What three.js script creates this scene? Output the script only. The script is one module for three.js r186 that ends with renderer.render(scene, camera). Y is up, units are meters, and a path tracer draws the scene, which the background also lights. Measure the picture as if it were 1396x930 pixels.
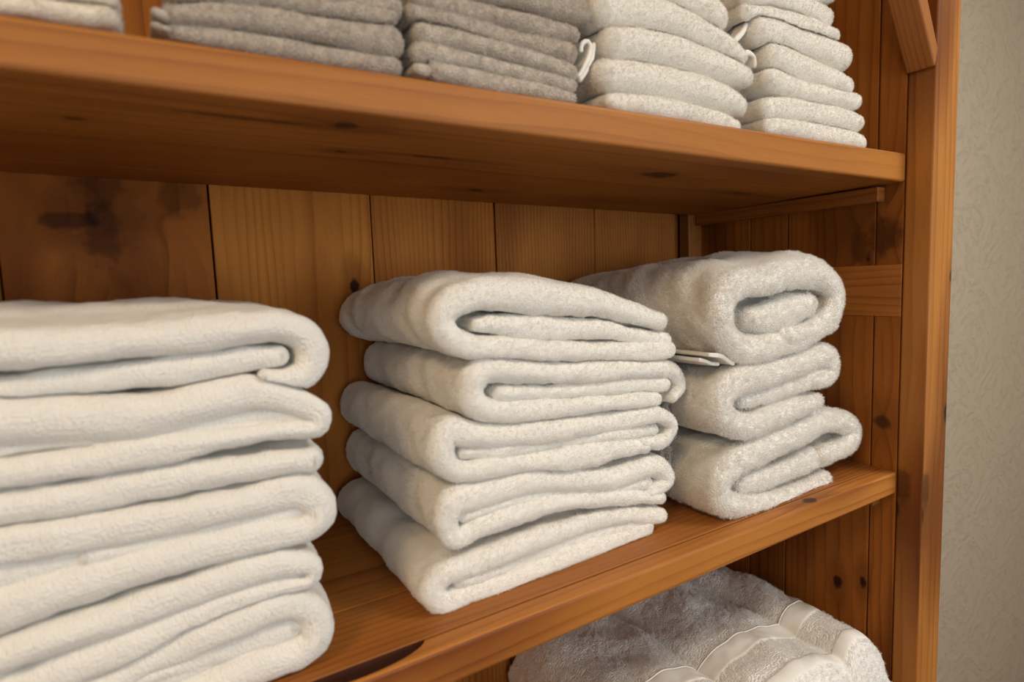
import * as THREE from 'three';
import { RoundedBoxGeometry } from 'three/addons/geometries/RoundedBoxGeometry.js';
import { RectAreaLightUniformsLib } from 'three/addons/lights/RectAreaLightUniformsLib.js';
import { ImprovedNoise } from 'three/addons/math/ImprovedNoise.js';
import { mergeGeometries } from 'three/addons/utils/BufferGeometryUtils.js';
import { Brush, Evaluator, SUBTRACTION } from 'three-bvh-csg';

// ------------------------------------------------------------------ camera, light, exposure
const scene = new THREE.Scene();
const F = 791.15, W = 1396, H = 930;
const camera = new THREE.PerspectiveCamera(2 * Math.atan(H / 2 / F) * 180 / Math.PI, W / H, 0.02, 40);
camera.position.set(-0.8893, -0.0878, 0.4063);
camera.rotation.order = 'YXZ';
camera.rotation.set(-0.09741, -0.54845, -0.03718);
camera.updateMatrixWorld(true);
camera.focus = 0.80; camera.userData.fStop = 4.5;
scene.add(camera);

const renderer = new THREE.WebGLRenderer({ antialias: true });
renderer.toneMapping = THREE.LinearToneMapping;
renderer.toneMappingExposure = 1.12;
renderer.shadowMap.enabled = true;
scene.background = new THREE.Color(0x000000);
RectAreaLightUniformsLib.init();

const FLOOR = -1.75, CEIL = 1.15, ROOM_L = -2.6, ROOM_R = 2.6, ROOM_F = 2.5, WALL_Z = -0.40;
// unseen ceiling lamps and window, placed out of view to light the shelves: [x, z, size, colour, intensity]
const UNSEEN_LAMPS = [
  [-1.9, 0.9, 0.5, new THREE.Color(1.0, 0.70, 0.40), 17],
  [0.55, 0.95, 0.5, new THREE.Color(1.0, 0.93, 0.84), 23],
];
const UNSEEN_WINDOW = { x: -0.15, y: 0.0, w: 3.0, h: 1.2, color: new THREE.Color(0.90, 0.96, 1.0), intensity: 2.2 };

// ------------------------------------------------------------------ helpers
const taken = new Map();
function numbered(name) {
  const n = taken.get(name) || 0; taken.set(name, n + 1);
  return n ? `${name}_${String(n).padStart(3, '0')}` : name;
}
function rng(seed) { let s = seed >>> 0; return () => { s = (s + 0x6D2B79F5) | 0; let t = Math.imul(s ^ (s >>> 15), 1 | s); t = (t + Math.imul(t ^ (t >>> 7), 61 | t)) ^ t; return ((t ^ (t >>> 14)) >>> 0) / 4294967296; }; }
const PN = new ImprovedNoise();
const noise = (x, y, z) => PN.noise(x + 100.3, y + 57.7, z + 31.1);
function mesh(name, geometry, material, parent) {
  const m = new THREE.Mesh(geometry, material); m.name = parent && parent !== scene ? name : numbered(name);
  m.castShadow = m.receiveShadow = true; (parent || scene).add(m); return m;
}
function group(name, parent) { const g = new THREE.Group(); g.name = parent ? name : numbered(name); (parent || scene).add(g); return g; }
const smooth = (a, b, x) => { const t = Math.min(1, Math.max(0, (x - a) / (b - a))); return t * t * (3 - 2 * t); };

// photo pixel -> direction; the distance comes from the plane that the thing touches
function ray(px, py) {
  return new THREE.Vector3((px - W / 2) / F, -(py - H / 2) / F, -1).applyQuaternion(camera.quaternion);
}
// front plane of a stack: z = z0 + a (x - x0) + lean (y - y0)
function onFront(px, py, pl) {
  const d = ray(px, py), c = camera.position;
  const { z0, x0 = 0, y0 = 0, a = 0, lean = 0 } = pl;
  const t = (z0 + a * (c.x - x0) + lean * (c.y - y0) - c.z) / (d.z - a * d.x - lean * d.y);
  return d.multiplyScalar(t).add(c);
}
function onLevel(px, py, y) { const d = ray(px, py), c = camera.position; return d.multiplyScalar((y - c.y) / d.y).add(c); }

// ------------------------------------------------------------------ textures
function dataTex(w, h, fn, color) {
  const d = new Uint8Array(w * h * 4);
  for (let y = 0; y < h; y++) for (let x = 0; x < w; x++) {
    const c = fn(x, y), o = (y * w + x) * 4;
    d[o] = c[0]; d[o + 1] = c[1]; d[o + 2] = c[2]; d[o + 3] = 255;
  }
  const t = new THREE.DataTexture(d, w, h); t.wrapS = t.wrapT = THREE.RepeatWrapping;
  t.magFilter = THREE.LinearFilter; t.minFilter = THREE.LinearMipmapLinearFilter; t.generateMipmaps = true;
  if (color) t.colorSpace = THREE.SRGBColorSpace;
  t.needsUpdate = true; return t;
}
// pine: u runs along the grain, v across; mw x mh metres; knots [u, v, ru, rv, dark] in metres
function woodTex(seed, mw, mh, pw, ph, base, dark, knots, opt = {}) {
  const { ring = 90, contrast = 1, stain = 0.5 } = opt;
  const mix = (a, b, t) => a + (b - a) * t;
  const hgt = new Float32Array(pw * ph);
  const map = dataTex(pw, ph, (px, py) => {
    const u = px / pw * mw, v = py / ph * mh;
    let warp = 0, kd = 0, kh = 0;
    for (const [ku, kv, ru, rv, dk] of knots) {
      const du = (u - ku) / ru, dv = (v - kv) / rv;
      const wob = 0.35 * noise(u * 70 + seed, v * 70, ku * 9) + 0.15 * noise(u * 200, v * 200, seed);
      const q = Math.hypot(du, dv) + wob;
      warp += Math.sign(dv || 1) * rv * 1.1 * Math.exp(-(du * du) / 10) * Math.exp(-Math.abs(dv) * 0.55);
      kd += dk * (1 - smooth(0.55, 1.15, q));
      kh += dk * 0.35 * (1 - smooth(1, 3.2, Math.hypot(du * 0.55, dv) + wob));
    }
    const vv = v + warp + 0.010 * noise(u * 2.2 + seed, v * 7, 3.3) + 0.0022 * noise(u * 9, v * 40, seed * 1.7);
    const r = vv * ring + 2.2 * noise(vv * 14, u * 0.35, seed * 2.3);
    const f = r - Math.floor(r);
    let line = Math.pow(f, 3.5) * (1 - smooth(0.93, 1, f));
    line *= 0.55 + 0.75 * noise(u * 2.2, vv * 30, seed + 8) + 0.25;
    const fine = noise(u * 22, vv * 900, seed) * 0.5 + noise(u * 60, vv * 1700, seed + 5) * 0.3;
    const tone = noise(u * 1.6, vv * 11, seed + 20) * 0.6 + noise(u * 7, vv * 25, seed + 40) * 0.3;
    const st = Math.max(0, noise(u * 3.1 + 9, v * 9, seed + 60) - 0.12) * stain * 1.6;
    let t = 0.22 + contrast * (0.42 * Math.max(0, line) + 0.16 * fine + 0.30 * tone) + st;
    t = Math.min(1, Math.max(0, t));
    const k = Math.min(1, kd), k2 = Math.min(0.75, kh);
    hgt[py * pw + px] = 0.6 - 0.3 * Math.max(0, line) + 0.12 * fine - 0.3 * k;
    const out = [0, 0, 0];
    for (let i = 0; i < 3; i++) {
      let c = mix(base[i], dark[i], t);
      c = mix(c, dark[i] * 0.72, k2); c = mix(c, [46, 22, 10][i], k);
      out[i] = Math.max(0, Math.min(255, c));
    }
    return out;
  }, true);
  map.wrapS = map.wrapT = THREE.MirroredRepeatWrapping;
  const bump = dataTex(pw, ph, (x, y) => { const b = Math.max(0, Math.min(255, hgt[y * pw + x] * 255)); return [b, b, b]; });
  bump.wrapS = bump.wrapT = THREE.MirroredRepeatWrapping;
  return { map, bump, mw, mh };
}
const woodMats = new Map();
function woodMat(tex, tint = [1, 1, 1], rough = 0.52, spec = 0.55) {
  const key = tex.id_ + ':' + tint.join() + rough + spec;
  if (!woodMats.has(key)) {
    const m = new THREE.MeshPhysicalMaterial({ map: tex.map, bumpMap: tex.bump, bumpScale: 0.0007, roughness: rough, specularIntensity: spec, clearcoat: 0.04, clearcoatRoughness: 0.45 });
    m.color.setRGB(...tint); woodMats.set(key, m);
  }
  return woodMats.get(key);
}
const PINE_A = woodTex(11, 1.0, 0.5, 1024, 768, [206, 148, 84], [128, 74, 32], [[0.16, 0.11, 0.010, 0.007, 0.9], [0.55, 0.33, 0.013, 0.008, 0.8], [0.83, 0.20, 0.006, 0.004, 0.9]], { ring: 70 }); PINE_A.id_ = 'a';
const PINE_B = woodTex(37, 1.0, 0.5, 1024, 768, [192, 134, 76], [112, 64, 28], [[0.31, 0.38, 0.011, 0.007, 0.9], [0.72, 0.12, 0.009, 0.006, 0.8]], { ring: 120, contrast: 1.15 }); PINE_B.id_ = 'b';
const PINE_C = woodTex(71, 1.0, 0.5, 1024, 768, [184, 130, 78], [106, 64, 32], [[0.42, 0.25, 0.008, 0.005, 0.8]], { ring: 160, contrast: 1.25, stain: 0.8 }); PINE_C.id_ = 'c';

const kn = (q, u0, v0, ax, ru, rv, dk) => [q.y + u0, (ax === 'x' ? q.x : q.z) + v0, ru, rv, dk];
const zp = z0 => ({ z0 });
function onSide(px, py) { const d = ray(px, py), c = camera.position; return d.multiplyScalar(-c.x / d.x).add(c); }
const POST_W = woodTex(53, 1.4, 0.16, 1400, 200, [208, 150, 86], [126, 74, 32], [
  kn(onFront(1290, 562, zp(0.0333)), 0.8, 0.04, 'x', 0.017, 0.007, 0.95), kn(onFront(1262, 668, zp(0.0333)), 0.8, 0.04, 'x', 0.03, 0.011, 0.4),
  kn(onFront(1256, 706, zp(0.0333)), 0.8, 0.04, 'x', 0.014, 0.009, 0.7), kn(onFront(1296, 378, zp(0.0333)), 0.8, 0.04, 'x', 0.009, 0.004, 0.5)], { ring: 60, stain: 0.9 }); POST_W.id_ = 'post';
const LEFT_W = woodTex(91, 1.0, 0.3, 900, 300, [178, 116, 60], [98, 54, 24], [
  kn(onFront(95, 302, zp(-0.3516)), 0.7, 1.07, 'x', 0.009, 0.028, 0.5), kn(onFront(140, 318, zp(-0.3516)), 0.7, 1.07, 'x', 0.034, 0.019, 0.42),
  kn(onFront(135, 262, zp(-0.3516)), 0.7, 1.07, 'x', 0.026, 0.020, 0.36), kn(onFront(243, 268, zp(-0.3516)), 0.7, 1.07, 'x', 0.026, 0.022, 0.3)], { ring: 45, stain: 1.1 }); LEFT_W.id_ = 'left';
const SIDE_W = woodTex(64, 1.3, 0.42, 1300, 420, [190, 124, 64], [104, 58, 26], [
  kn(onSide(1141, 795), 0.85, 0.41, 'z', 0.011, 0.008, 0.95), kn(onSide(1176, 794), 0.85, 0.41, 'z', 0.010, 0.006, 0.95), kn(onSide(1202, 577), 0.85, 0.41, 'z', 0.012, 0.012, 0.6),
  kn(onSide(1183, 354), 0.85, 0.41, 'z', 0.003, 0.002, 0.95), kn(onSide(1205, 325), 0.85, 0.41, 'z', 0.026, 0.028, 0.45), kn(onSide(1172, 335), 0.85, 0.41, 'z', 0.03, 0.014, 0.35)], { ring: 75, stain: 1.0 }); SIDE_W.id_ = 'side';

// uv in metres by dominant face direction; `len` is the axis of the grain
function woodUV(g, len, tex, ou = 0, ov = 0) {
  const fo = tex.frontShift ?? 0.21;
  g = g.index ? g.toNonIndexed() : g;
  const p = g.attributes.position, uv = new Float32Array(p.count * 2);
  const A = new THREE.Vector3(), B = new THREE.Vector3(), C = new THREE.Vector3();
  for (let i = 0; i < p.count; i += 3) {
    A.fromBufferAttribute(p, i); B.fromBufferAttribute(p, i + 1); C.fromBufferAttribute(p, i + 2);
    const n = B.clone().sub(A).cross(C.clone().sub(A)); const a = [Math.abs(n.x), Math.abs(n.y), Math.abs(n.z)];
    let f = a.indexOf(Math.max(...a));
    const L = 'xyz'.indexOf(len);
    let across, along = L;
    if (f === L) { along = (L + 1) % 3; across = (L + 2) % 3; } else across = 3 - L - f;
    for (let k = 0; k < 3; k++) {
      const q = [A, B, C][k].toArray();
      const s = f === L ? 0.3 : 1;
      uv[(i + k) * 2] = (q[along] * s + ou) / tex.mw;
      uv[(i + k) * 2 + 1] = (q[across] + ov + (across === 1 && L !== 1 ? fo : 0)) / tex.mh;
    }
  }
  g.setAttribute('uv', new THREE.BufferAttribute(uv, 2)); return g;
}
let boardSeed = 5;
function boardGeo(x0, x1, y0, y1, z0, z1, len, tex, r = 0.0025, ou, ov) {
  const g = new RoundedBoxGeometry(x1 - x0, y1 - y0, z1 - z0, 2, Math.min(r, (x1 - x0) / 2.1, (y1 - y0) / 2.1, (z1 - z0) / 2.1));
  g.translate((x0 + x1) / 2, (y0 + y1) / 2, (z0 + z1) / 2);
  const R = rng(boardSeed += 17);
  return woodUV(g, len, tex, ou ?? R() * 3, ov ?? R() * 2);
}
// shift corners by (x, z) so that a hand-made board tapers and sags a little
function warpY(g, fn) { const p = g.attributes.position; for (let i = 0; i < p.count; i++) p.setY(i, p.getY(i) + fn(p.getX(i), p.getY(i), p.getZ(i))); p.needsUpdate = true; g.computeVertexNormals(); return g; }

// ------------------------------------------------------------------ the room: only the back wall shows, the rest is unseen and bounces light
function structure(o) { o.userData.kind = 'structure'; return o; }
const wallBump = dataTex(1024, 1024, (x, y) => {
  // knock-down plaster: lots of short ridges
  const u = x / 1024, v = y / 1024, T = 2 * Math.PI;
  const cx = Math.cos(T * u), sx = Math.sin(T * u), cy = Math.cos(T * v), sy = Math.sin(T * v);
  const w = noise(cx * 3 + 5, sx * 3, cy * 3) * 0.5 + noise(sx * 3 + 8, cy * 3, sy * 3) * 0.5;
  const a = noise(cx * 2.5 + w, sx * 2.5 + sy * 3.1, cy * 3.1);
  const b = noise(cx * 6 + 3 + w, sx * 6 + sy * 8.5, cy * 8.5 + w * 2);
  const c = noise(cx * 17 + 3, sx * 17 + sy * 21, cy * 21);
  const rdg = Math.pow(1 - Math.min(1, Math.abs(b) * 3.2), 2) * smooth(-0.15, 0.25, a);
  const val = Math.max(0, Math.min(255, 110 + 95 * rdg + 40 * a + 22 * c)); return [val, val, val];
});
const wallMat = new THREE.MeshStandardMaterial({ color: 0xbfb09a, roughness: 0.8, bumpMap: wallBump, bumpScale: 0.0045 });
const plainWall = new THREE.MeshStandardMaterial({ color: 0xcabfac, roughness: 0.85 });  // walls out of view; pale tone chosen for the light they bounce
const ceilMat = new THREE.MeshStandardMaterial({ color: 0xd8d2c6, roughness: 0.9 });
const floorMat = new THREE.MeshStandardMaterial({ color: 0x6e5b49, roughness: 0.6 });  // floor out of view; tone chosen for the light it bounces up
function slab(name, x0, x1, y0, y1, z0, z1, m, uvScale) {
  const g = new THREE.BoxGeometry(x1 - x0, y1 - y0, z1 - z0); g.translate((x0 + x1) / 2, (y0 + y1) / 2, (z0 + z1) / 2);
  if (uvScale) { const p = g.attributes.position, uv = g.attributes.uv; for (let i = 0; i < p.count; i++) uv.setXY(i, (p.getX(i) + p.getZ(i)) / uvScale, p.getY(i) / uvScale); }
  return structure(mesh(name, g, m));
}
slab('wall_back', ROOM_L - 0.1, ROOM_R + 0.1, FLOOR - 0.1, CEIL + 0.1, WALL_Z - 0.1, WALL_Z, wallMat, 0.42);
slab('unseen_wall_left', ROOM_L - 0.1, ROOM_L, FLOOR, CEIL, WALL_Z, ROOM_F, plainWall);
slab('unseen_wall_right', ROOM_R, ROOM_R + 0.1, FLOOR, CEIL, WALL_Z, ROOM_F, plainWall);
slab('floor', ROOM_L - 0.1, ROOM_R + 0.1, FLOOR - 0.1, FLOOR, WALL_Z, ROOM_F + 0.1, floorMat);
slab('ceiling', ROOM_L - 0.1, ROOM_R + 0.1, CEIL, CEIL + 0.1, WALL_Z, ROOM_F + 0.1, ceilMat);
{ // unseen front wall; its window is out of view, placed to light the shelves
  const { x, y, w, h } = UNSEEN_WINDOW, a = x - w / 2, b = x + w / 2, c = y - h / 2, d = y + h / 2;
  const parts = [[ROOM_L - 0.1, a, FLOOR, CEIL], [b, ROOM_R + 0.1, FLOOR, CEIL], [a, b, FLOOR, c], [a, b, d, CEIL]].map(([p, q, r, s]) => { const g = new THREE.BoxGeometry(q - p, s - r, 0.1); g.translate((p + q) / 2, (r + s) / 2, ROOM_F + 0.05); return g; });
  structure(mesh('unseen_wall_front', mergeGeometries(parts), plainWall));
  const win = structure(group('unseen_window_1'));
  const fr = [[a, b, c, c + 0.05], [a, b, d - 0.05, d], [a, a + 0.05, c + 0.05, d - 0.05], [b - 0.05, b, c + 0.05, d - 0.05]].map(([p, q, r, s]) => { const g = new THREE.BoxGeometry(q - p, s - r, 0.07); g.translate((p + q) / 2, (r + s) / 2, ROOM_F + 0.05); return g; });
  mesh('unseen_window_frame', mergeGeometries(fr), new THREE.MeshStandardMaterial({ color: 0xe8e4dc, roughness: 0.5 }), win);
  const pg = new THREE.BoxGeometry(w - 0.1, h - 0.1, 0.01); pg.translate(x, y, ROOM_F + 0.06);
  mesh('unseen_window_pane', pg, new THREE.MeshStandardMaterial({ color: 0x222222, roughness: 0.3, emissive: UNSEEN_WINDOW.color, emissiveIntensity: 1.2 }), win);  // glowing pane of the unseen window, out of view behind the camera
  const L = new THREE.RectAreaLight(UNSEEN_WINDOW.color, UNSEEN_WINDOW.intensity, w - 0.12, h - 0.12);
  L.position.set(x, y, ROOM_F - 0.005); L.lookAt(x, y, 0); scene.add(L);
}
for (const [x, z, s, col, I] of UNSEEN_LAMPS) {  // unseen lamps above the frame, placed to light the towels
  const g = group('unseen_ceiling_lamp'); g.position.set(x, CEIL, z);
  g.userData = { label: x < 0 ? 'unseen square ceiling lamp with a warm amber diffuser, lighting the left towels' : 'unseen square ceiling lamp with a pale neutral diffuser, lighting from the right', category: 'lamp' };
  const fg = new RoundedBoxGeometry(s + 0.06, 0.05, s + 0.06, 2, 0.01); fg.translate(0, -0.025, 0);
  mesh('housing', fg, new THREE.MeshStandardMaterial({ color: 0xdddddd, roughness: 0.5 }), g);
  const dg = new RoundedBoxGeometry(s, 0.012, s, 2, 0.005); dg.translate(0, -0.053, 0);
  mesh('diffuser', dg, new THREE.MeshStandardMaterial({ color: 0xffffff, emissive: col, emissiveIntensity: 1.5 }), g);
  const L = new THREE.RectAreaLight(col, I, s, s); L.position.set(x, CEIL - 0.065, z); L.lookAt(x, -5, z); scene.add(L);
}

// ------------------------------------------------------------------ bookcase
const D = 0.3516, YU0 = 0.0335, YU1 = 0.066, YL0 = -0.4087, YL1 = -0.3757, YB = -0.83;
const CASE_L = -1.75, TOP = 0.62;
const upperTop = x => 0.0621 + (x + 0.945) * 0.00834;          // top of the upper shelf, rising a little to the right
const bookcase = group('bookcase');
bookcase.userData = { label: 'large open pine bookcase with amber stain holding all the folded towels', category: 'bookcase' };
bookcase.position.set(0, 0, 0);
{
  // back planks
  const seams = [-0.0684, -0.2577, -0.4481, -0.637, -0.8266, -1.017, -1.207, -1.397, -1.587, CASE_L];
  const tex = [PINE_C, PINE_C, PINE_B, PINE_A, LEFT_W, PINE_C, PINE_A, PINE_B, PINE_C];
  const tint = [0, 1, 2, 3, 4, 5, 6, 7, 8].map(i => [[0.88, 0.75, 0.49], [0.86, 0.73, 0.48], [0.87, 0.74, 0.48]][i % 3]);   // the one stain of the whole case, board by board
  for (let i = 0; i < seams.length - 1; i++) {
    const dz = [0, 0.001, -0.001, 0.0012, 0][i % 5];
    mesh('back_plank', boardGeo(seams[i + 1] + 0.0009, seams[i] - 0.0009, FLOOR + 0.02, TOP, -D - 0.018 + dz, -D + dz, 'y', tex[i], 0.0016, i === 4 ? 0.7 : undefined, i === 4 ? 1.07 : undefined), woodMat(tex[i], tint[i], 0.75, 0.15), bookcase);
  }
  mesh('corner_filler', boardGeo(-0.072, 0.0, FLOOR + 0.02, TOP, -D - 0.045, -D - 0.026, 'y', PINE_B), woodMat(PINE_B, [0.79, 0.66, 0.43]), bookcase);
  mesh('corner_batten', boardGeo(-0.036, -0.0005, FLOOR + 0.02, TOP, -D - 0.02, -D + 0.004, 'y', PINE_C), woodMat(PINE_C, [0.80, 0.68, 0.46]), bookcase);
  // side planks
  const sz = [-D - 0.045, -0.2435, -0.1737, -0.0375, -0.001];
  for (let i = 0; i < 4; i++) {
    const t = SIDE_W;
    mesh('side_plank', boardGeo(0.0005, 0.022, FLOOR + 0.02, TOP, sz[i] + 0.0008, sz[i + 1] - 0.0008, 'y', t, 0.0014, 0.85, 0.41), woodMat(t, [[0.87, 0.76, 0.48], [0.86, 0.75, 0.47], [0.88, 0.77, 0.49], [0.87, 0.76, 0.48]][i], 0.65, 0.3), bookcase);
    const lt = PINE_B;
    mesh('side_plank', boardGeo(CASE_L - 0.022, CASE_L - 0.0005, FLOOR + 0.02, TOP, sz[i] + 0.0008, sz[i + 1] - 0.0008, 'y', lt, 0.0014), woodMat(lt, [0.86, 0.68, 0.48]), bookcase);
  }
  mesh('side_rail', boardGeo(-0.0016, 0.0016, -0.153, -0.080, -D + 0.006, -0.0015, 'z', PINE_A, 0.0008), woodMat(PINE_A, [0.86, 0.70, 0.42]), bookcase);
  // posts
  mesh('post', boardGeo(0.0, 0.0645, FLOOR, TOP, -0.001, 0.0333, 'y', POST_W, 0.0035, 0.8, 0.04), woodMat(POST_W, [0.86, 0.74, 0.48]), bookcase);
  mesh('post', boardGeo(CASE_L - 0.0645, CASE_L, FLOOR, TOP, -0.001, 0.0333, 'y', PINE_A, 0.0035), woodMat(PINE_A, [0.92, 0.80, 0.66]), bookcase);
  // braces under the top rail
  for (const s of [1, -1]) {
    const L = 0.42, g = new RoundedBoxGeometry(0.042, L, 0.034, 2, 0.003);
    const gg = woodUV(g, 'y', PINE_B, 0.3, 0.2); gg.translate(0.021, L / 2, 0);
    gg.rotateZ(Math.atan2(0.046, 0.07)); gg.translate(-0.006, 0.172, 0.0163);
    const p = gg.attributes.position; for (let i = 0; i < p.count; i++) { if (p.getX(i) > -0.0005) p.setX(i, -0.0005); if (p.getY(i) < 0.172) p.setY(i, 0.172); }
    if (s < 0) { gg.scale(-1, 1, 1); gg.translate(CASE_L, 0, 0); const ps = gg.attributes.position.array, ns = gg.attributes.normal.array; for (let i = 0; i < ps.length; i += 9) for (let k = 0; k < 3; k++) { [ps[i + k], ps[i + 3 + k]] = [ps[i + 3 + k], ps[i + k]]; [ns[i + k], ns[i + 3 + k]] = [ns[i + 3 + k], ns[i + k]]; } }
    gg.computeVertexNormals();
    mesh('corner_brace', gg, woodMat(PINE_B, [0.80, 0.66, 0.45]), bookcase);
  }
  mesh('top_rail', boardGeo(CASE_L, 0, 0.50, TOP, 0.0, 0.033, 'x', PINE_A, 0.003), woodMat(PINE_A, [0.92, 0.8, 0.66]), bookcase);
  mesh('top_board', boardGeo(CASE_L - 0.08, 0.08, TOP, TOP + 0.03, -D - 0.045, 0.05, 'x', PINE_B, 0.003), woodMat(PINE_B, [0.92, 0.8, 0.66]), bookcase);

  // upper shelf: a board whose underside shows knots and dark streaks
  const KU = [];
  const addKnot = (px, py, ru, rv, dk) => { const q = onLevel(px, py, YU0); KU.push([q.x + 1.8, q.z + 0.36, ru, rv, dk]); };
  addKnot(472, 175, 0.011, 0.012, 0.75); addKnot(466, 216, 0.007, 0.005, 0.9); addKnot(590, 222, 0.026, 0.004, 0.75); addKnot(648, 261, 0.014, 0.007, 0.9);
  addKnot(900, 241, 0.030, 0.014, 0.6); addKnot(335, 167, 0.045, 0.005, 0.5); addKnot(1010, 262, 0.02, 0.006, 0.4); addKnot(100, 172, 0.008, 0.006, 0.5);
  const HERO = woodTex(23, 1.9, 0.44, 1900, 620, [198, 140, 78], [124, 72, 32], KU, { ring: 62, contrast: 0.95 }); HERO.id_ = 'hero'; HERO.frontShift = -0.02;
  const up = group('shelf', bookcase);
  let g = boardGeo(CASE_L, -0.0015, YU0, YU1, -D + 0.0005, 0, 'x', HERO, 0.003, 1.8, 0.36);
  warpY(g, (x, y, z) => {
    const f = 1 + z / D, k = (y - YU0) / (YU1 - YU0);
    const topY = upperTop(x), botF = 0.0346 - (x + 0.948) * 0.0026, botB = 0.0405 - (x + 1.008) * 0.0135;
    const bot = botF * f + botB * (1 - f);
    return (bot + (topY - bot) * k) - y;
  });
  mesh('shelf_board', g, woodMat(HERO, [0.90, 0.77, 0.49]), up);
  mesh('cleat', boardGeo(-0.020, -0.0005, 0.0085, 0.0285, -D + 0.006, -0.026, 'z', PINE_B, 0.0015), woodMat(PINE_B, [0.8, 0.66, 0.45]), up);

  // lower shelf: planks behind a nosing strip with a broken knot hole
  const lo = group('shelf', bookcase);
  const zs = onLevel(490, 826, YL1).z;
  mesh('shelf_plank', boardGeo(CASE_L, -0.001, YL0, YL1, -D + 0.0005, zs - 0.0006, 'x', PINE_A, 0.0016, 0.2, 0.1), woodMat(PINE_A, [0.88, 0.74, 0.47]), lo);
  mesh('shelf_plank', boardGeo(CASE_L, -0.001, YL0, YL1, zs + 0.0006, -0.0232, 'x', PINE_B, 0.0012, 0.5, 0.3), woodMat(PINE_B, [0.89, 0.75, 0.48]), lo);
  {
    const ng = boardGeo(CASE_L, -0.002, YL0, YL1, -0.0228, 0, 'x', PINE_A, 0.0042, 0.75, 0.34);
    const a = new Brush(ng); const h = onLevel(497, 906, YL1);
    const eg = new THREE.SphereGeometry(1, 40, 24); eg.scale(0.056, 0.024, 0.0195); eg.translate(h.x - 0.004, YL1 + 0.001, -0.0235);
    const b = new Brush(eg); a.updateMatrixWorld(); b.updateMatrixWorld();
    const ev = new Evaluator(); ev.useGroups = false; const res = ev.evaluate(a, b, SUBTRACTION);
    const kg = new THREE.SphereGeometry(1, 40, 16, 0, Math.PI * 2, Math.PI / 2 + 0.08, Math.PI / 2 - 0.08); kg.scale(0.0555, 0.0237, 0.0191); kg.translate(h.x - 0.004, YL1 + 0.001, -0.0235);
    { const q = kg.attributes.position; for (let i = 0; i < q.count; i++) if (q.getZ(i) < -0.0226) q.setZ(i, -0.0226); kg.computeVertexNormals(); }
    mesh('dark_hole_lining', kg, new THREE.MeshStandardMaterial({ color: 0x4a2310, roughness: 0.9, side: THREE.DoubleSide }), lo);  // dark brown lining over the hollow and the plank face behind it
    mesh('shelf_nosing', res.geometry, woodMat(PINE_A, [0.87, 0.73, 0.46]), lo);
  }
  mesh('cleat', boardGeo(-0.020, -0.0005, YL0 - 0.022, YL0, -D + 0.006, -0.022, 'z', PINE_B, 0.0015), woodMat(PINE_B, [0.8, 0.66, 0.5]), lo);
  // shelves below and above the picture
  for (const y of [YB, FLOOR + 0.06]) { const s = group('shelf', bookcase); mesh('shelf_board', boardGeo(CASE_L, -0.001, y - 0.033, y, -D + 0.0005, 0, 'x', PINE_B, 0.003), woodMat(PINE_B, [0.92, 0.8, 0.62]), s); }
}

// ------------------------------------------------------------------ towels
const TERRY = 512;
function terryTex(seed, cells) {
  const R = rng(seed), pts = [];
  for (let j = 0; j < cells; j++) for (let i = 0; i < cells; i++) pts.push([i + 0.15 + 0.7 * R(), j + 0.15 + 0.7 * R(), 0.6 + 0.4 * R()]);
  return dataTex(TERRY, TERRY, (x, y) => {
    const u = x / TERRY * cells, v = y / TERRY * cells, iu = Math.floor(u), iv = Math.floor(v); let best = 9, amp = 1;
    for (let b = -1; b <= 1; b++) for (let a = -1; a <= 1; a++) {
      const ci = (iu + a + cells) % cells, cj = (iv + b + cells) % cells, p = pts[cj * cells + ci];
      const du = p[0] - ci + iu + a - u, dv = p[1] - cj + iv + b - v, d = du * du + dv * dv; if (d < best) { best = d; amp = p[2]; }
    }
    const val = Math.max(0, Math.min(255, 255 * amp * (1 - Math.sqrt(best) * 0.95))); return [val, val, val];
  });
}
const terryA = terryTex(3, 40), terryB = terryTex(9, 28);
function terryMat(color, tex, scale, bump) {
  const t = tex.clone(); t.repeat.set(1 / scale, 1 / scale); t.needsUpdate = true;
  return new THREE.MeshPhysicalMaterial({ color, roughness: 1, bumpMap: t, bumpScale: bump, sheen: 0.35, sheenRoughness: 0.8, sheenColor: new THREE.Color(1, 1, 1) });
}
const M_LEFT = terryMat(0xeeebe4, terryA, 0.075, 0.0013);
const M_MID = terryMat(0xeeebe4, terryA, 0.075, 0.0006);
const M_PLUSH = terryMat(0xf2efe9, terryB, 0.085, 0.0022);
const M_BATH = terryMat(0xf4f2ee, terryB, 0.085, 0.0020);
const M_WASH = terryMat(0xe9e4da, terryA, 0.070, 0.0006);
const M_GREY = terryMat(0xbbae9f, terryA, 0.070, 0.0016);
const M_GREYL = terryMat(0xc6bbac, terryA, 0.070, 0.0016);
const M_CREAM = terryMat(0xe6dccb, terryA, 0.075, 0.0010);
const hemMat = new THREE.MeshStandardMaterial({ color: 0xe9e5dd, roughness: 0.9 });

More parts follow.
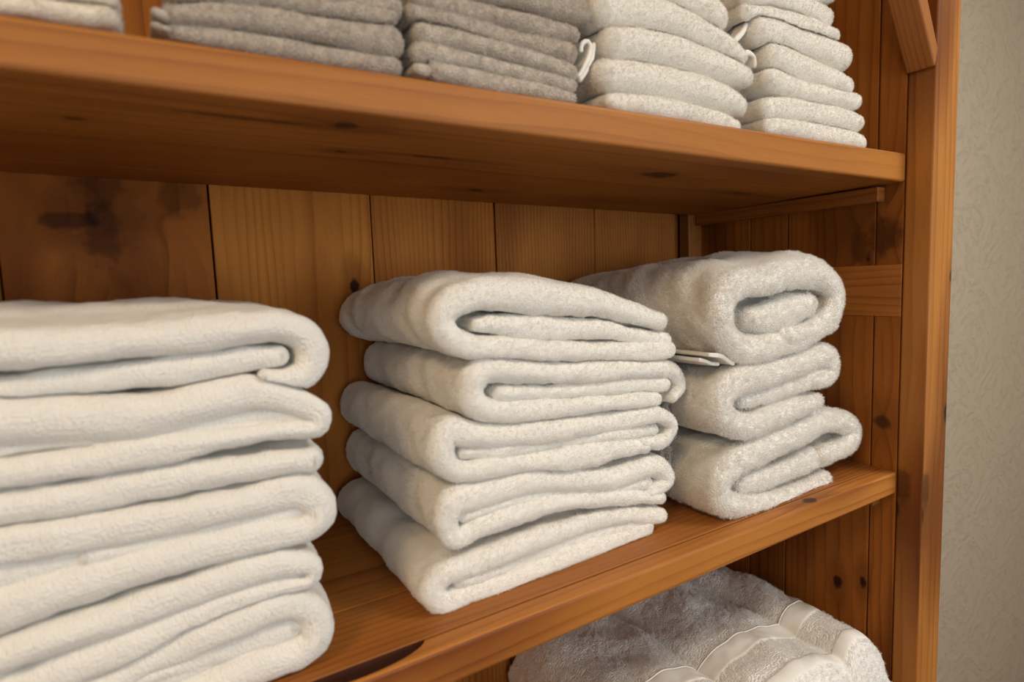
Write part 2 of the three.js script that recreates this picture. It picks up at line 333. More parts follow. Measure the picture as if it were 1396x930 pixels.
// One layer of cloth: a traced centre line [[px, py, half thickness in px] ...] on the front plane,
// swept back to zBack, with a soft rounded front edge.
function layerGeo(trace, pl, o) {
  const P = trace.map(([px, py, r]) => {
    const c = onFront(px, py, pl), e = onFront(px, py + r, pl);
    return { x: c.x, y: c.y, z: c.z, r: Math.abs(e.y - c.y) };
  });
  if (o.extendLeft) P.unshift({ ...P[0], x: P[0].x - o.extendLeft });
  if (o.extendEnd) { const q = P[P.length - 1]; P.push({ ...q, x: q.x - o.extendEnd }); }
  const curve = new THREE.CatmullRomCurve3(P.map(q => new THREE.Vector3(q.x, q.y, q.z)), false, 'centripetal');
  const rad = new THREE.CatmullRomCurve3(P.map(q => new THREE.Vector3(q.r, 0, 0)), false, 'catmullrom');
  const len = curve.getLength(), n = Math.max(16, Math.round(len / (o.step || 0.0035)));
  const C = [], Rr = [];
  for (let i = 0; i <= n; i++) {
    const t = curve.getUtoTmapping(i / n); const c = curve.getPoint(t);
    C.push(c); Rr.push(Math.max(0.002, rad.getPoint(t).x) + (o.grow ?? 0.0006));
  }
  const T = C.map((c, i) => { const a = C[Math.max(0, i - 2)], b = C[Math.min(n, i + 2)]; const l = Math.hypot(b.x - a.x, b.y - a.y) || 1; return [(b.x - a.x) / l, (b.y - a.y) / l]; });
  // closed outline: each entry = index on the centre line and an offset direction
  const out = [];
  for (let i = 0; i <= n; i++) out.push([i, -T[i][1], T[i][0]]);
  const cap = (i, s) => { for (let k = 1; k < 8; k++) { const a = Math.PI * k / 8; const nx = -T[i][1] * s, ny = T[i][0] * s, tx = T[i][0] * s, ty = T[i][1] * s; out.push([i, nx * Math.cos(a) + tx * Math.sin(a), ny * Math.cos(a) + ty * Math.sin(a)]); } };
  cap(n, 1);
  for (let i = n; i >= 0; i--) out.push([i, T[i][1], -T[i][0]]);
  cap(0, -1);
  out.push(out[0]);
  // rings from the front tip to the back tip
  const rings = []; const NC = 7;
  for (let k = 0; k <= NC; k++) { const a = Math.PI / 2 * k / NC; rings.push({ s: Math.sin(a), f: 1 - Math.cos(a), t: 0 }); }
  const NB = o.rings || 44;
  for (let k = 1; k <= NB; k++) rings.push({ s: 1, f: 0, t: Math.pow(k / NB, 1.35) });
  for (let k = NC - 1; k >= 0; k--) { const a = Math.PI / 2 * k / NC; rings.push({ s: Math.sin(a), f: 1 - Math.cos(a), t: 1 }); }
  const m = out.length, pos = new Float32Array(rings.length * m * 3), uv = new Float32Array(rings.length * m * 2), idx = [];
  const seed = o.seed || 0, loft = o.loft || 0, zo = o.inset || 0, yb = o.yBase ?? Math.min(...C.map((c, i) => c.y - Rr[i]));
  const kd = o.dirX || 0;
  let arc = 0;
  for (let j = 0; j < m; j++) {
    const [i, nx, ny] = out[j];
    if (j) { const [i0, mx, my] = out[j - 1]; arc += Math.hypot(C[i].x + nx * Rr[i] - C[i0].x - mx * Rr[i0], C[i].y + ny * Rr[i] - C[i0].y - my * Rr[i0]); }
    const zw = zo + 0.0035 * noise(C[i].x * 14, C[i].y * 30, seed + 3);
    for (let q = 0; q < rings.length; q++) {
      const g = rings[q]; const r = Rr[i] * g.s;
      const front = C[i].z - zo * 1 + (zw - zo), body0 = front - Rr[i] * 0.9, body1 = o.zBack + Rr[i] * 0.9;
      let z;
      if (q <= NC) z = front - Rr[i] * 0.9 * (1 - Math.cos(Math.asin(Math.min(1, g.s)))); else if (g.t < 1 || g.s === 1) z = body0 + (body1 - body0) * g.t; else z = o.zBack + Rr[i] * 0.9 * (1 - Math.cos(Math.asin(Math.min(1, g.s))));
      if (q <= NC && g.s < 1) z = body0 + Rr[i] * 0.9 * Math.sqrt(Math.max(0, 1 - g.s * g.s));
      if (q > NC + NB) z = body1 - Rr[i] * 0.9 * Math.sqrt(Math.max(0, 1 - g.s * g.s));
      const dd = Math.max(0, C[i].z - z);
      let x = C[i].x + nx * r + kd * dd, y = C[i].y + ny * r;
      const tt = Math.min(1, dd / Math.max(0.05, C[i].z - o.zBack));
      const fall = o.loftFall ? 0.25 + 0.75 * smooth(o.loftFall[0], o.loftFall[1], C[i].x) : 1;
      y += (y - yb) * loft * fall * Math.sin(Math.PI * Math.min(1, tt * 1.15)) - (o.drop || 0) * tt * (y - yb);
      const k3 = (q * m + j) * 3; pos[k3] = x; pos[k3 + 1] = y; pos[k3 + 2] = z;
      uv[(q * m + j) * 2] = arc;
      const ang = Math.asin(Math.min(1, g.s)), over = Rr[i] * (Math.PI / 2 - ang);
      uv[(q * m + j) * 2 + 1] = q <= NC ? body0 + over : q > NC + NB ? body1 - over : z;
    }
  }
  for (let q = 0; q < rings.length - 1; q++) for (let j = 0; j < m - 1; j++) { const a = q * m + j, b = a + 1, c = a + m, d = c + 1; idx.push(a, b, c, b, d, c); }
  let g = new THREE.BufferGeometry(); g.setAttribute('position', new THREE.BufferAttribute(pos, 3)); g.setAttribute('uv', new THREE.BufferAttribute(uv, 2)); g.setIndex(idx);
  g.computeVertexNormals();
  // soft unevenness of the pile and the folds
  const nr = g.attributes.normal, p = g.attributes.position, A = o.rough ?? 1, wr = o.wrinkle ?? 1;
  for (let i = 0; i < p.count; i++) {
    const x = p.getX(i), y = p.getY(i), z = p.getZ(i);
    let d = A * (0.0022 * noise(x * 16 + seed, y * 26, z * 14) + 0.0011 * noise(x * 48, y * 60 + seed, z * 48) + 0.0007 * noise(x * 140, y * 140, z * 140 + seed));
    const ring = Math.floor(i / m), tip = rings[ring].s;
    d += wr * 0.0026 * noise(x * 10, y * 14 + seed * 3, z * 34 + 0.5 * y * 40) * smooth(0.0, 0.03, (C[0].z) - z);
    d *= tip; const dt = (1 - tip) * 0.0016 * noise(x * 40 + seed, y * 60, 4.4);
    p.setXYZ(i, x + nr.getX(i) * d, y + nr.getY(i) * d, z + nr.getZ(i) * d + (ring <= NC ? dt : 0));
  }
  // close the seam of the outline
  for (let q = 0; q < rings.length; q++) { const a = q * m, b = q * m + m - 1; p.setXYZ(b, p.getX(a), p.getY(a), p.getZ(a)); }
  g.computeVertexNormals();
  for (let q = 0; q < rings.length; q++) { const a = q * m, b = q * m + m - 1; const v = new THREE.Vector3(nr.getX(a) + nr.getX(b), nr.getY(a) + nr.getY(b), nr.getZ(a) + nr.getZ(b)).normalize(); g.attributes.normal.setXYZ(a, v.x, v.y, v.z); g.attributes.normal.setXYZ(b, v.x, v.y, v.z); }
  for (let j = 0; j < m; j++) { g.attributes.normal.setXYZ(j, 0, 0, 1); g.attributes.normal.setXYZ((rings.length - 1) * m + j, 0, 0, -1); }
  return g;
}
// what already lies on a shelf: the height of its top over a fine grid, so that the next cloth settles on it
class Bed {
  constructor(floor) { this.floor = floor; this.c = 0.0025; this.h = new Map(); }
  key(x, z) { return Math.round(x / this.c) * 4096 + Math.round(z / this.c); }
  top(x, z) { const v = this.h.get(this.key(x, z)); return v === undefined ? this.floor(x) : v; }
  settle(g) {
    const p = g.attributes.position;
    for (let i = 0; i < p.count; i++) { const t = this.top(p.getX(i), p.getZ(i)) + 0.0007; if (p.getY(i) < t) p.setY(i, t); }
    const keep = g.attributes.normal.clone(); g.computeVertexNormals();
    const n = g.attributes.normal; for (let i = 0; i < p.count; i++) if (Math.abs(keep.getZ(i)) === 1) n.setXYZ(i, 0, 0, keep.getZ(i));
  }
  add(g) {
    const p = g.attributes.position, ix = g.index.array, c = this.c;
    const put = (x, y, z) => { for (let a = -1; a <= 1; a++) for (let b = -1; b <= 1; b++) { const k = this.key(x + a * c, z + b * c), o = this.h.get(k); if (o === undefined || o < y) this.h.set(k, y); } };
    for (let i = 0; i < ix.length; i += 3) {
      const q = [0, 1, 2].map(k => [p.getX(ix[i + k]), p.getY(ix[i + k]), p.getZ(ix[i + k])]);
      const e = Math.max(Math.hypot(q[0][0] - q[1][0], q[0][2] - q[1][2]), Math.hypot(q[0][0] - q[2][0], q[0][2] - q[2][2]), Math.hypot(q[1][0] - q[2][0], q[1][2] - q[2][2]));
      const n = Math.max(1, Math.ceil(e / c / 1.5));
      for (let a = 0; a <= n; a++) for (let b = 0; b <= n - a; b++) { const u = a / n, v = b / n, w = 1 - u - v; put(q[0][0] * w + q[1][0] * u + q[2][0] * v, q[0][1] * w + q[1][1] * u + q[2][1] * v, q[0][2] * w + q[1][2] * u + q[2][2] * v); }
    }
  }
}
const lowerBed = new Bed(() => YL1);

// terry pile: short tufts of loops standing on the cloth
const tuftGeo = (() => {
  const R = rng(77), pos = [];
  for (let k = 0; k < 10; k++) {
    const a = R() * 6.283, d = 0.9 * Math.sqrt(R()), x = Math.cos(a) * d, z = Math.sin(a) * d, b = R() * 6.283, w = 0.13;
    const lx = (R() - 0.5) * 1.3, lz = (R() - 0.5) * 1.3, h = 0.5 + 0.5 * R();
    pos.push(x - Math.cos(b) * w, -0.15, z - Math.sin(b) * w, x + Math.cos(b) * w, -0.15, z + Math.sin(b) * w, x + lx, h, z + lz);
  }
  const g = new THREE.BufferGeometry(); g.setAttribute('position', new THREE.Float32BufferAttribute(pos, 3));
  g.setAttribute('uv', new THREE.Float32BufferAttribute(new Float32Array(pos.length / 3 * 2), 2)); g.computeVertexNormals(); return g;
})();
const pileMats = new Map();
function pileMat(mat) { if (!pileMats.has(mat)) { const m = new THREE.MeshPhysicalMaterial({ color: mat.color.clone().lerp(new THREE.Color(1, 1, 1), 0.25), roughness: 1, transmission: 0.5, thickness: 0, side: THREE.DoubleSide }); pileMats.set(mat, m); } return pileMats.get(mat); }
function addPile(parent, g, mat, { height, spread, per, top, seed, skip }) {
  g.computeBoundingBox(); const b = g.boundingBox, p = g.attributes.position, n = g.attributes.normal, ix = g.index.array, R = rng(seed * 1000 | 0);
  const M = [], A = new THREE.Vector3(), B = new THREE.Vector3(), C = new THREE.Vector3(), N = new THREE.Vector3(), up = new THREE.Vector3(0, 1, 0), q = new THREE.Quaternion(), q2 = new THREE.Quaternion();
  for (let i = 0; i < ix.length; i += 3) {
    A.fromBufferAttribute(p, ix[i]); B.fromBufferAttribute(p, ix[i + 1]); C.fromBufferAttribute(p, ix[i + 2]);
    const seen = A.z > b.max.z - 0.028 || A.x < b.min.x + 0.03 || A.x > b.max.x - 0.03 || (top && A.y > b.max.y - 0.05);
    if (!seen || (skip && skip(A))) continue;
    N.fromBufferAttribute(n, ix[i]); if (N.z < -0.5 || N.y < -0.8) continue;
    const area = B.clone().sub(A).cross(C.clone().sub(A)).length() / 2; let k = area * per; k = Math.floor(k) + (R() < k - Math.floor(k) ? 1 : 0);
    for (; k > 0; k--) {
      let u = R(), v = R(); if (u + v > 1) { u = 1 - u; v = 1 - v; }
      const P = A.clone().multiplyScalar(1 - u - v).addScaledVector(B, u).addScaledVector(C, v);
      q.setFromUnitVectors(up, N); q2.setFromAxisAngle(up, R() * 6.283); q.multiply(q2);
      const h = height * (0.7 + 0.6 * R()); M.push(new THREE.Matrix4().compose(P, q, new THREE.Vector3(spread, h, spread)));
    }
  }
  if (!M.length) return;
  const im = new THREE.InstancedMesh(tuftGeo, pileMat(mat), M.length); M.forEach((m, i) => im.setMatrixAt(i, m));
  im.name = 'terry_pile'; im.userData.kind = 'stuff'; im.castShadow = im.receiveShadow = true; parent.add(im);
}
let towelSeed = 1;
function towel(name, label, grp, strips, pl, mat, o, hems) {
  towelSeed += 7.31;
  const t = group(name); t.userData = { label, category: o.category || 'towel', group: grp };
  const geos = strips.map((s, i) => layerGeo(s, pl, { ...o, seed: towelSeed + i * 2.1, inset: i ? (o.inset ?? 0.003) : 0, ...(s.opt || {}) }));
  // origin at the base of the towel
  const g = geos.length > 1 ? mergeGeometries(geos) : geos[0];
  const hemGeos = (hems || []).map(h => { const hg = layerGeo(h.trace, { ...pl, ...(h.plane || {}) }, { ...o, extendLeft: 0, extendEnd: 0, grow: 0, rough: 0.2, wrinkle: 0.3, loft: 0, rings: 16, zBack: h.zBack ?? pl.z0 - 0.1, seed: towelSeed, inset: h.inset || 0 }); if (o.bed) o.bed.settle(hg); return hg; });
  if (o.bed) { o.bed.settle(g); o.bed.add(g); hemGeos.forEach(h => o.bed.add(h)); } g.computeBoundingBox();
  const b = g.boundingBox, c = new THREE.Vector3((b.min.x + b.max.x) / 2, b.min.y, (b.min.z + b.max.z) / 2);
  g.translate(-c.x, -c.y, -c.z); t.position.copy(c);
  mesh('folded_cloth', g, mat, t);
  if (o.pile) addPile(t, g, mat, { ...o.pile, top: o.isTop, seed: towelSeed });
  (hems || []).forEach((h, i) => { const hg = hemGeos[i]; hg.translate(-c.x, -c.y, -c.z); mesh('hem', hg, h.mat || hemMat, t); });
  return t;
}

const PILE_MID = { height: 0.0013, spread: 0.0022, per: 130000 }, PILE_PLUSH = { height: 0.0036, spread: 0.0032, per: 80000 }, PILE_WASH = { height: 0.0015, spread: 0.0024, per: 110000 };
// ---- the stack of five
{
  const pl = { z0: -0.043, x0: -0.70, a: -0.04, y0: YL1 };
  const G = 'stack of five white bath towels';
  const T = [
    [[[905, 438, 12], [870, 428, 15], [820, 415, 19], [760, 408, 22], [700, 405, 22], [650, 405, 21], [618, 418, 20], [607, 440, 20], [618, 462, 18], [645, 473, 15], [700, 477, 14], [760, 480, 13], [840, 481, 12], [900, 480, 11], [916, 476, 9]],
      [[656, 445, 9], [680, 445, 13], [760, 449, 15], [830, 452, 13], [880, 460, 10], [914, 464, 8]]],
    [[[922, 543, 8], [932, 528, 10], [924, 509, 12], [880, 505, 13], [820, 509, 14], [760, 511, 15], [700, 508, 18], [668, 508, 20], [650, 525, 22], [650, 548, 20], [672, 562, 16], [720, 563, 15], [760, 559, 13], [850, 550, 11], [900, 546, 10]],
      [[688, 540, 10], [720, 538, 11], [780, 536, 11], [850, 528, 11], [913, 526, 9]]],
    [[[880, 606, 9], [913, 600, 10], [922, 583, 11], [905, 569, 11], [850, 577, 13], [800, 583, 15], [760, 590, 16], [700, 598, 18], [650, 598, 19], [615, 595, 20], [608, 625, 20], [625, 645, 17], [660, 643, 16], [720, 635, 16], [780, 628, 17], [850, 614, 15], [885, 610, 11]],
      [[640, 621, 9], [700, 615, 11], [760, 607, 11], [850, 594, 10], [900, 588, 9]]],
    [[[890, 674, 9], [915, 657, 12], [903, 640, 15], [878, 643, 15], [840, 656, 15], [780, 659, 17], [720, 664, 18], [660, 680, 21], [622, 690, 19], [614, 715, 15], [624, 737, 13], [660, 722, 16], [710, 703, 16], [760, 690, 14], [820, 683, 11], [880, 680, 10], [905, 680, 9]],
      [[638, 708, 9], [660, 701, 12], [700, 688, 13], [760, 675, 12], [840, 669, 11], [890, 661, 9]]],
    [[[903, 705, 8], [860, 706, 11], [800, 718, 13], [740, 738, 15], [690, 757, 16], [640, 775, 17], [607, 790, 17], [595, 812, 17], [608, 828, 15], [650, 814, 16], [700, 797, 16], [770, 768, 16], [840, 742, 15], [885, 722, 13]],
      [[636, 797, 12], [700, 777, 13], [780, 746, 13], [850, 725, 13], [900, 708, 10]]],
  ];
  const nm = ['topmost', 'second from top', 'middle', 'second from bottom', 'bottom'];
  const lb = ['plump white bath towel folded over its tongue, topmost of the stack of five', 'white bath towel with small dark fold hole, second from top of five', 'white bath towel with a bulbous folded end, middle one of the stack of five', 'white bath towel drooping at its corner, second from bottom of five', 'white bath towel flat on the shelf plank, bottom of the stack of five'];
  const loft = [0.10, 0.03, 0.03, 0.02, 0];
  for (let i = 4; i >= 0; i--) towel('bath_towel', lb[i], G, T[i], pl, M_MID, { zBack: -0.335, loft: loft[i], wrinkle: i === 0 ? 2.2 : 1, rough: 1.35, inset: 0.004, bed: lowerBed, isTop: i === 0, pile: PILE_MID });
}
// ---- the stack of three by the side panel
{
  const pl = { z0: -0.022, x0: -0.33, a: -0.04, y0: YL1 };
  const G = 'stack of three fluffy white bath towels';
  const o = { zBack: -0.335, rough: 1.3, inset: 0.006, bed: lowerBed, pile: PILE_PLUSH };
  towel('bath_towel', 'wide fluffy white towel resting on the shelf, bottom of the stack of three', G, [
    [[1130, 622, 11], [1162, 608, 13], [1170, 587, 15], [1140, 577, 16], [1090, 597, 19], [1040, 622, 19], [1007, 638, 18], [990, 662, 16], [994, 688, 16], [1022, 693, 15], [1070, 686, 14], [1110, 670, 12], [1130, 657, 10]],
    [[1022, 666, 10], [1060, 655, 15], [1100, 638, 14], [1145, 621, 12]]], pl, M_PLUSH, o);
  towel('bath_towel', 'fluffy white towel with a gaping fold, middle one of the stack of three', G, [
    [[1118, 523, 10], [1140, 510, 12], [1138, 487, 15], [1100, 498, 16], [1050, 515, 17], [1012, 525, 18], [992, 545, 18], [997, 572, 18], [1022, 584, 18], [1060, 572, 17], [1100, 556, 13], [1120, 548, 10]],
    [[1025, 550, 11], [1060, 540, 13], [1100, 525, 12], [1132, 513, 10]]], pl, M_PLUSH, o);
  towel('bath_towel', 'fluffy white towel rolled round its tongue, topmost of the stack of three', G, [
    [[1080, 462, 15], [1115, 452, 15], [1142, 430, 17], [1148, 402, 19], [1132, 377, 21], [1092, 374, 22], [1050, 385, 20], [1018, 390, 21], [998, 405, 20], [990, 430, 20], [998, 458, 20], [1022, 478, 20], [1060, 476, 18], [1108, 460, 15], [1138, 442, 11]],
    [[1036, 437, 15], [1060, 435, 22], [1090, 427, 25], [1117, 416, 18]]], pl, M_PLUSH, { ...o, loft: 0.07, wrinkle: 2.4, isTop: true },
  [{ trace: [[1012, 497, 3], [1004, 493, 3.5], [994, 487, 3.5], [978, 485, 3]], inset: 0.010, zBack: -0.3 }, { trace: [[998, 499, 3], [988, 498, 3], [980, 495, 3], [972, 493, 3]], inset: 0.018, zBack: -0.3 }]);
}
// ---- the wide stack of six
{
  const pl = { z0: -0.03, x0: -0.79, a: 0.02, y0: YL1 };
  const G = 'wide stack of six white bath sheets';
  const o = { zBack: -0.33, inset: 0.007, bed: lowerBed, extendLeft: 0.15, extendEnd: 0, rings: 36 };
  const T = [
    [[[-40, 482, 28], [60, 478, 27], [150, 470, 26], [240, 462, 25], [320, 452, 24], [380, 447, 22], [418, 460, 22], [431, 485, 22], [420, 512, 20], [395, 520, 16], [365, 516, 11]], [[-40, 540, 17], [100, 524, 17], [250, 507, 18], [340, 492, 15], [385, 487, 11]]],
    [[[-40, 585, 32], [100, 577, 31], [200, 568, 29], [300, 550, 26], [350, 540, 24], [395, 548, 19], [436, 566, 14], [436, 584, 14], [380, 590, 14], [250, 610, 17], [100, 637, 21], [-40, 655, 22], [-60, 658, 22]], [[-40, 626, 10], [60, 612, 10], [200, 597, 10], [300, 580, 12], [400, 569, 10], [424, 572, 7]]],
    [[[-40, 706, 25], [100, 685, 25], [200, 665, 23], [300, 648, 21], [400, 633, 19], [427, 630, 18]]],
    [[[-40, 760, 24], [100, 736, 24], [224, 712, 22], [344, 688, 22], [408, 675, 23], [438, 690, 22], [438, 715, 21], [415, 728, 19], [350, 738, 20], [240, 764, 22], [138, 796, 28], [0, 840, 32], [-60, 858, 32]], [[-40, 802, 20], [40, 784, 17], [138, 760, 13], [240, 738, 13], [344, 714, 12], [414, 702, 11]]],
    [[[-40, 915, 25], [60, 880, 25], [155, 850, 24], [250, 815, 22], [330, 788, 23], [400, 775, 19], [428, 779, 17], [425, 795, 13], [380, 806, 14], [300, 835, 20], [200, 880, 25], [100, 920, 28], [-60, 985, 28]]],
    [[[100, 965, 22], [250, 890, 22], [330, 853, 23], [400, 831, 21], [432, 846, 22], [435, 875, 22], [410, 898, 21], [350, 918, 24], [250, 962, 25], [100, 1025, 25], [-60, 1090, 25]], [[180, 960, 20], [250, 926, 19], [330, 887, 17], [405, 866, 15]]],
  ];
  const lb = ['thick white bath sheet with looped fold, topmost of the wide stack of six', 'white bath sheet with heavy roll, second from top of the stack of six', 'thin white bath sheet, third from top in the wide stack of six', 'thick two-layered white bath sheet, third from bottom of the wide stack of six', 'white bath sheet with pointed fold tip, second from bottom of stack of six', 'white bath sheet spread on the shelf, bottom of the wide stack of six'];
  for (let i = 5; i >= 0; i--) towel('bath_sheet', lb[i], G, T[i], pl, M_LEFT, { ...o, isTop: i === 0, rough: 1.3, loft: i === 0 ? 0.26 : 0, loftFall: [-0.79, -0.93], wrinkle: 1.0, extendEnd: [0, 0.13, 0, 0.13, 0.13, 0.13][i], extendLeft: i === 5 ? 0 : 0.15 });
}

// ---- washcloths on the upper shelf
function pile(name, G, pl, mat, o, list, category) {
  const bed = new Bed(x => upperTop(x));
  list.forEach(({ s, label, m, opt, hems }) => towel(name, label, G, s, pl, m || mat, { rings: 26, category, bed, pile: PILE_WASH, ...o, ...(opt || {}) }, hems));
}
{
  const pl = { z0: -0.006, y0: 0.066, lean: -0.12 };
  pile('grey_washcloth', 'grey washcloths beside the cream towel', pl, M_GREY, { zBack: -0.25, rough: 0.8, wrinkle: 0.5 }, [
    { label: 'grey washcloth on the shelf board, bottom of the grey pile next to the cream towel', s: [[[236, 16, 12], [300, 18, 13], [360, 23, 15], [430, 35, 16], [490, 47, 20], [535, 51, 19]], [[238, 38, 9], [300, 46, 12], [360, 55, 13], [460, 73, 12], [500, 81, 12], [540, 86, 13]]],
      hems: [{ trace: [[212, 14, 6], [221, 18, 7], [226, 22, 5]], zBack: -0.08, mat: M_GREYL }, { trace: [[210, 32, 5], [216, 34, 6]], zBack: -0.08, mat: M_GREY }, { trace: [[222, 36, 3], [228, 38, 3]], zBack: -0.08, mat: M_GREYL }] },
    { label: 'grey washcloth with dark creases lying second in the grey pile next to the cream towel', s: [[[240, -14, 10], [300, -9, 10], [380, -2, 10], [440, 7, 10], [500, 15, 9], [535, 20, 7]], [[240, -36, 12], [330, -30, 12], [430, -13, 11], [500, -4, 12], [540, 4, 12]]] },
  ], 'washcloth');
  pile('grey_washcloth', 'grey washcloths beside the white washcloths', pl, M_GREY, { zBack: -0.25, rough: 0.8, wrinkle: 0.5 }, [
    { label: 'pale grey thin washcloth, bottom of the grey pile next to the white washcloths', m: M_GREYL, s: [[[598, 94, 10], [640, 101, 12], [685, 111, 12], [748, 124, 10], [783, 133, 6]]], hems: [{ trace: [[571, 92, 7], [582, 94, 8]], zBack: -0.1, mat: M_GREYL }] },
    { label: 'light grey washcloth folded in two layers, second from bottom next to the white washcloths', m: M_GREYL, s: [[[582, 40, 14], [640, 53, 12], [700, 70, 11], [750, 85, 10], [782, 97, 9]], [[580, 67, 13], [640, 77, 11], [700, 91, 11], [750, 104, 10], [782, 114, 9]]] },
    { label: 'dark grey washcloth with a pale upper layer, third from bottom next to the white washcloths', s: [[[566, 14, 11], [610, 25, 11], [685, 45, 13], [740, 60, 14], [778, 71, 14]], [[572, -8, 11], [620, 2, 12], [650, 9, 13], [700, 21, 13], [750, 33, 13], [788, 43, 10]]] },
    { label: 'grey washcloth with a rounded dark end, fourth from bottom next to white washcloths', s: [[[575, -38, 13], [640, -24, 13], [700, -12, 14], [760, 1, 17], [800, 10, 14]]] },
  ], 'washcloth');
  pile('white_washcloth', 'white washcloths beside the grey washcloths', pl, M_WASH, { zBack: -0.26, rough: 0.9, wrinkle: 0.7 }, [
    { label: 'white washcloth bulging over the shelf edge, bottom of the pile next to grey washcloths', s: [[[838, 136, 9], [860, 138, 13], [900, 145, 14], [943, 151, 13], [985, 163, 11], [1006, 171, 7]]] },
    { label: 'plump white washcloth, second from bottom of the pile next to grey washcloths', s: [[[836, 99, 21], [880, 105, 24], [920, 111, 25], [954, 118, 23], [994, 131, 20], [1016, 142, 14]]] },
    { label: 'white washcloth with a curled grey-edged hem, third from bottom next to grey washcloths', s: [[[846, 55, 21], [882, 58, 24], [923, 65, 24], [964, 79, 22], [1000, 93, 18], [1024, 103, 13]]],
      hems: [{ trace: [[797, 100, 2.5], [806, 86, 2.5], [815, 68, 3], [816, 56, 3], [811, 50, 3], [804, 54, 2.5], [803, 62, 2.5]], zBack: -0.05, inset: 0.010 }, { trace: [[801, 104, 2], [811, 90, 2], [821, 70, 2.5], [822, 54, 2.5]], zBack: -0.05, inset: 0.012 }] },
    { label: 'sloping white washcloth, fourth from bottom of the pile next to grey washcloths', s: [[[832, 8, 22], [880, 12, 24], [930, 26, 22], [975, 46, 20], [1005, 66, 14], [1016, 76, 10]]] },
    { label: 'white washcloth set further back, topmost in sight of the pile next to grey washcloths', s: [[[840, -34, 18], [920, -16, 24], [965, 0, 27], [985, 20, 18]]], opt: { inset: 0.02 } },
  ], 'washcloth');
  pile('white_washcloth', 'white washcloths beside the side panel', pl, M_WASH, { zBack: -0.26, rough: 0.9, wrinkle: 0.7 }, [
    { label: 'thin white washcloth, bottom of the tall pile beside the wooden side panel', s: [[[1052, 171, 10], [1090, 174, 12], [1134, 183, 12], [1165, 189, 12], [1179, 193, 10]]] },
    { label: 'white washcloth, second from bottom of the tall pile beside the wooden side panel', s: [[[1052, 146, 13], [1085, 146, 16], [1122, 155, 16], [1162, 163, 16], [1175, 166, 12]]] },
    { label: 'white washcloth with a folded-over corner, third from bottom beside the wooden side panel', s: [[[1056, 105, 13], [1066, 107, 16], [1090, 118, 14], [1130, 127, 13], [1162, 136, 11], [1172, 137, 9]]] },
    { label: 'white washcloth, fourth from bottom of the tall pile beside the wooden side panel', s: [[[1062, 75, 18], [1080, 82, 22], [1120, 98, 20], [1150, 110, 15], [1162, 114, 12]]], hems: [{ trace: [[1028, 70, 3], [1034, 66, 4], [1042, 72, 3], [1044, 84, 3]], zBack: -0.05, inset: 0.012 }] },
    { label: 'white washcloth with a thick rounded end, fifth from bottom beside the wooden side panel', s: [[[1044, 38, 18], [1080, 48, 20], [1120, 62, 20], [1150, 73, 18], [1158, 75, 17]]], hems: [{ trace: [[1014, 52, 3], [1020, 46, 4], [1027, 38, 4], [1032, 28, 4]], zBack: -0.05, inset: 0.012 }] },
    { label: 'narrow white washcloth, sixth from bottom of the tall pile beside the wooden side panel', s: [[[1022, 14, 11], [1060, 20, 13], [1110, 35, 13], [1142, 47, 9]]] },
    { label: 'white washcloth with a fat rounded end, seventh from bottom beside the wooden side panel', s: [[[1024, -14, 14], [1050, -8, 15], [1090, 3, 16], [1126, 17, 16], [1136, 20, 15]]] },
    { label: 'white washcloth at the top of the tall pile beside the wooden side panel', s: [[[1030, -43, 12], [1060, -34, 13], [1110, -18, 12], [1138, -9, 9]]] },
  ], 'washcloth');
  pile('cream_towel', undefined, { z0: -0.004, y0: 0.062 }, M_CREAM, { zBack: -0.27, rough: 0.6, wrinkle: 0.5, extendLeft: 0.12 }, [
    { label: 'cream towel lying flat at the end of the shelf next to grey washcloths', s: [[[-40, 0, 11], [40, 5, 13], [100, 14, 15], [146, 19, 14]]] },
    { label: 'second cream towel lying on the flat cream towel next to grey washcloths', s: [[[-40, -32, 20], [40, -26, 18], [100, -18, 18], [140, -10, 16]]] },
  ], 'towel');
}

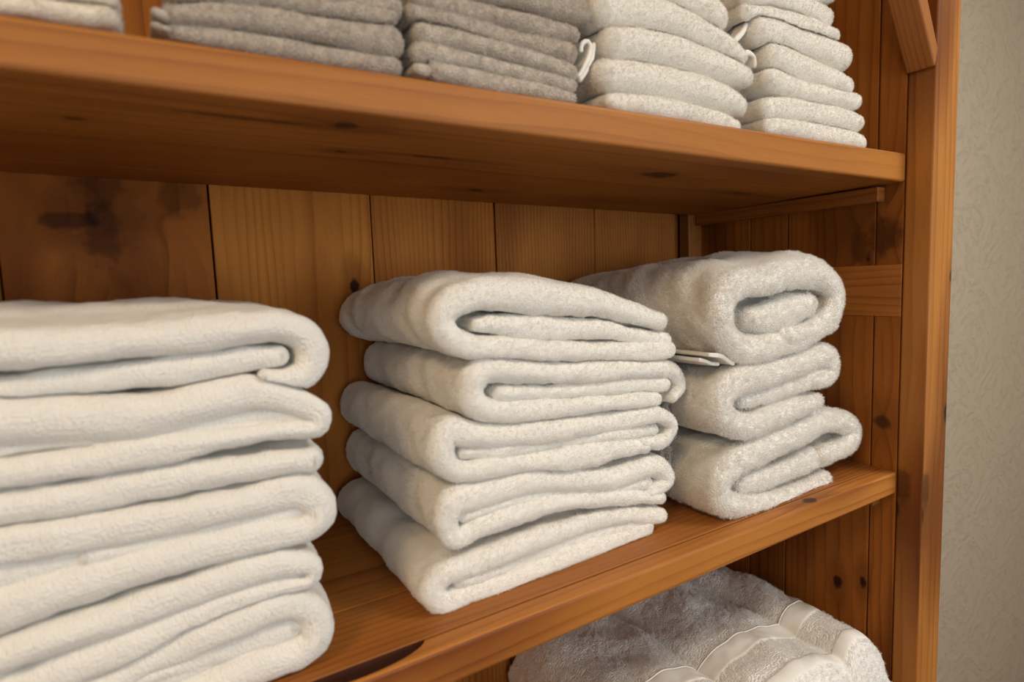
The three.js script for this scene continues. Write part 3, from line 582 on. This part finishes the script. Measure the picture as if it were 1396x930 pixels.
// ---- the large towel pile on the shelf below
{
  const x0 = -0.455, x1 = -0.024, zf = 0.004, zb = -0.333, yt = -0.632;
  const c1 = onLevel(1035, 842, yt).x, c2 = onLevel(908, 888, yt).x;
  const edges = [x0, c2, c1, x1];
  const surf = (x, z) => {
    let y = yt;
    for (let i = 0; i < 3; i++) { const a = edges[i], b = edges[i + 1]; if (x >= a && x <= b) { const t = (x - a) / (b - a); y += 0.031 * Math.pow(Math.sin(Math.PI * Math.min(1, Math.max(0, t))), 0.6) * (1 - 0.35 * t) ; } }
    y += 0.009 * noise(x * 10, 3, z * 9) + 0.006 * noise(x * 24, 7, z * 18) + 0.0012 * noise(x * 75, 1, z * 75);
    const e = Math.min((x - x0) / 0.05, (x1 - x) / 0.03, (zf - z) / 0.03, (z - zb) / 0.03);
    if (e < 1) y -= 0.04 * (1 - Math.sqrt(Math.max(0, 1 - (1 - Math.max(0, e)) ** 2)));
    return y;
  };
  const plate = (name, xa, xb, za, zc, off, mat, parent, nx, nz, thick) => {
    // a quilted upper face with sides going down by `thick`
    const pos = [], uv = [], idx = [];
    for (let j = 0; j <= nz; j++) for (let i = 0; i <= nx; i++) { const x = xa + (xb - xa) * i / nx, z = za + (zc - za) * j / nz; pos.push(x, surf(x, z) + off, z); uv.push(x, z); }
    const w = nx + 1;
    for (let j = 0; j < nz; j++) for (let i = 0; i < nx; i++) { const a = j * w + i; idx.push(a, a + w, a + 1, a + 1, a + w, a + w + 1); }
    // skirt
    const rim = []; for (let i = 0; i <= nx; i++) rim.push(i); for (let j = 1; j <= nz; j++) rim.push(j * w + nx); for (let i = nx - 1; i >= 0; i--) rim.push(nz * w + i); for (let j = nz - 1; j >= 0; j--) rim.push(j * w);
    let prev = rim; const steps = thick > 0.02 ? 10 : 1;
    for (let k = 1; k <= steps; k++) { const cur = []; for (const r of rim) { const t = k / steps, bul = thick > 0.02 ? 0.008 * Math.sin(Math.PI * t) : 0; const X = pos[r * 3], Z = pos[r * 3 + 2]; const ux = X < xa + 1e-6 ? -1 : X > xb - 1e-6 ? 1 : 0, uz = Z < Math.min(za, zc) + 1e-6 ? -1 : Z > Math.max(za, zc) - 1e-6 ? 1 : 0; cur.push(pos.length / 3); pos.push(X + ux * bul, pos[r * 3 + 1] - thick * t, Z + uz * bul); uv.push(X + uz * t * thick, Z + ux * t * thick + t * thick); } for (let q = 0; q < rim.length - 1; q++) idx.push(prev[q], prev[q + 1], cur[q], prev[q + 1], cur[q + 1], cur[q]); prev = cur; }
    const g = new THREE.BufferGeometry(); g.setAttribute('position', new THREE.Float32BufferAttribute(pos, 3)); g.setAttribute('uv', new THREE.Float32BufferAttribute(uv, 2)); g.setIndex(idx); g.computeVertexNormals();
    return mesh(name, g, mat, parent);
  };
  const t = group('large_towel'); t.userData = { label: 'large pleated white towel with smooth woven bands under the wooden shelf', category: 'towel' };
  const top = plate('folded_cloth', x0, x1, zb, zf, 0, M_BATH, t, 150, 120, 0.055);
  addPile(t, top.geometry, M_BATH, { height: 0.0034, spread: 0.003, per: 45000, top: true, seed: 99, skip: q => (q.z > -0.114 && q.z < -0.081) || (q.z > -0.031 && q.z < -0.011) });
  plate('woven_band', x0 + 0.05, x1 - 0.006, -0.112, -0.082, 0.0012, hemMat, t, 150, 8, 0.002);
  plate('woven_band', x0 + 0.05, x1 - 0.006, -0.030, -0.012, 0.0012, hemMat, t, 150, 6, 0.002);
  plate('piping', x0 + 0.05, x1 - 0.006, -0.1135, -0.1117, 0.0022, hemMat, t, 150, 2, 0.003);
  const under = { rings: 20, floorY: YB, zBack: -0.335, rough: 1.2 };
  // two more towels beneath it down to the shelf
  for (let k = 0; k < 2; k++) {
    const y1 = -0.692 - k * 0.0685, g = new RoundedBoxGeometry(0.42, 0.065, 0.32, 6, 0.03); const p = g.attributes.position;
    for (let i = 0; i < p.count; i++) { const a = 0.003 * noise(p.getX(i) * 20, p.getY(i) * 30, p.getZ(i) * 20 + k * 9); p.setXYZ(i, p.getX(i) + a, p.getY(i) + a * 0.4, p.getZ(i) + a); }
    g.computeVertexNormals();
    const u = group('large_towel'); u.position.set(-0.236, y1 - 0.034, -0.166); u.userData = { label: k ? 'large white towel lying on the bottom shelf beneath two others' : 'large white towel pressed between the pleated towel and the lowest one', category: 'towel' };
    mesh('folded_cloth', g, M_PLUSH, u);
  }
}


renderer.render(scene, camera);
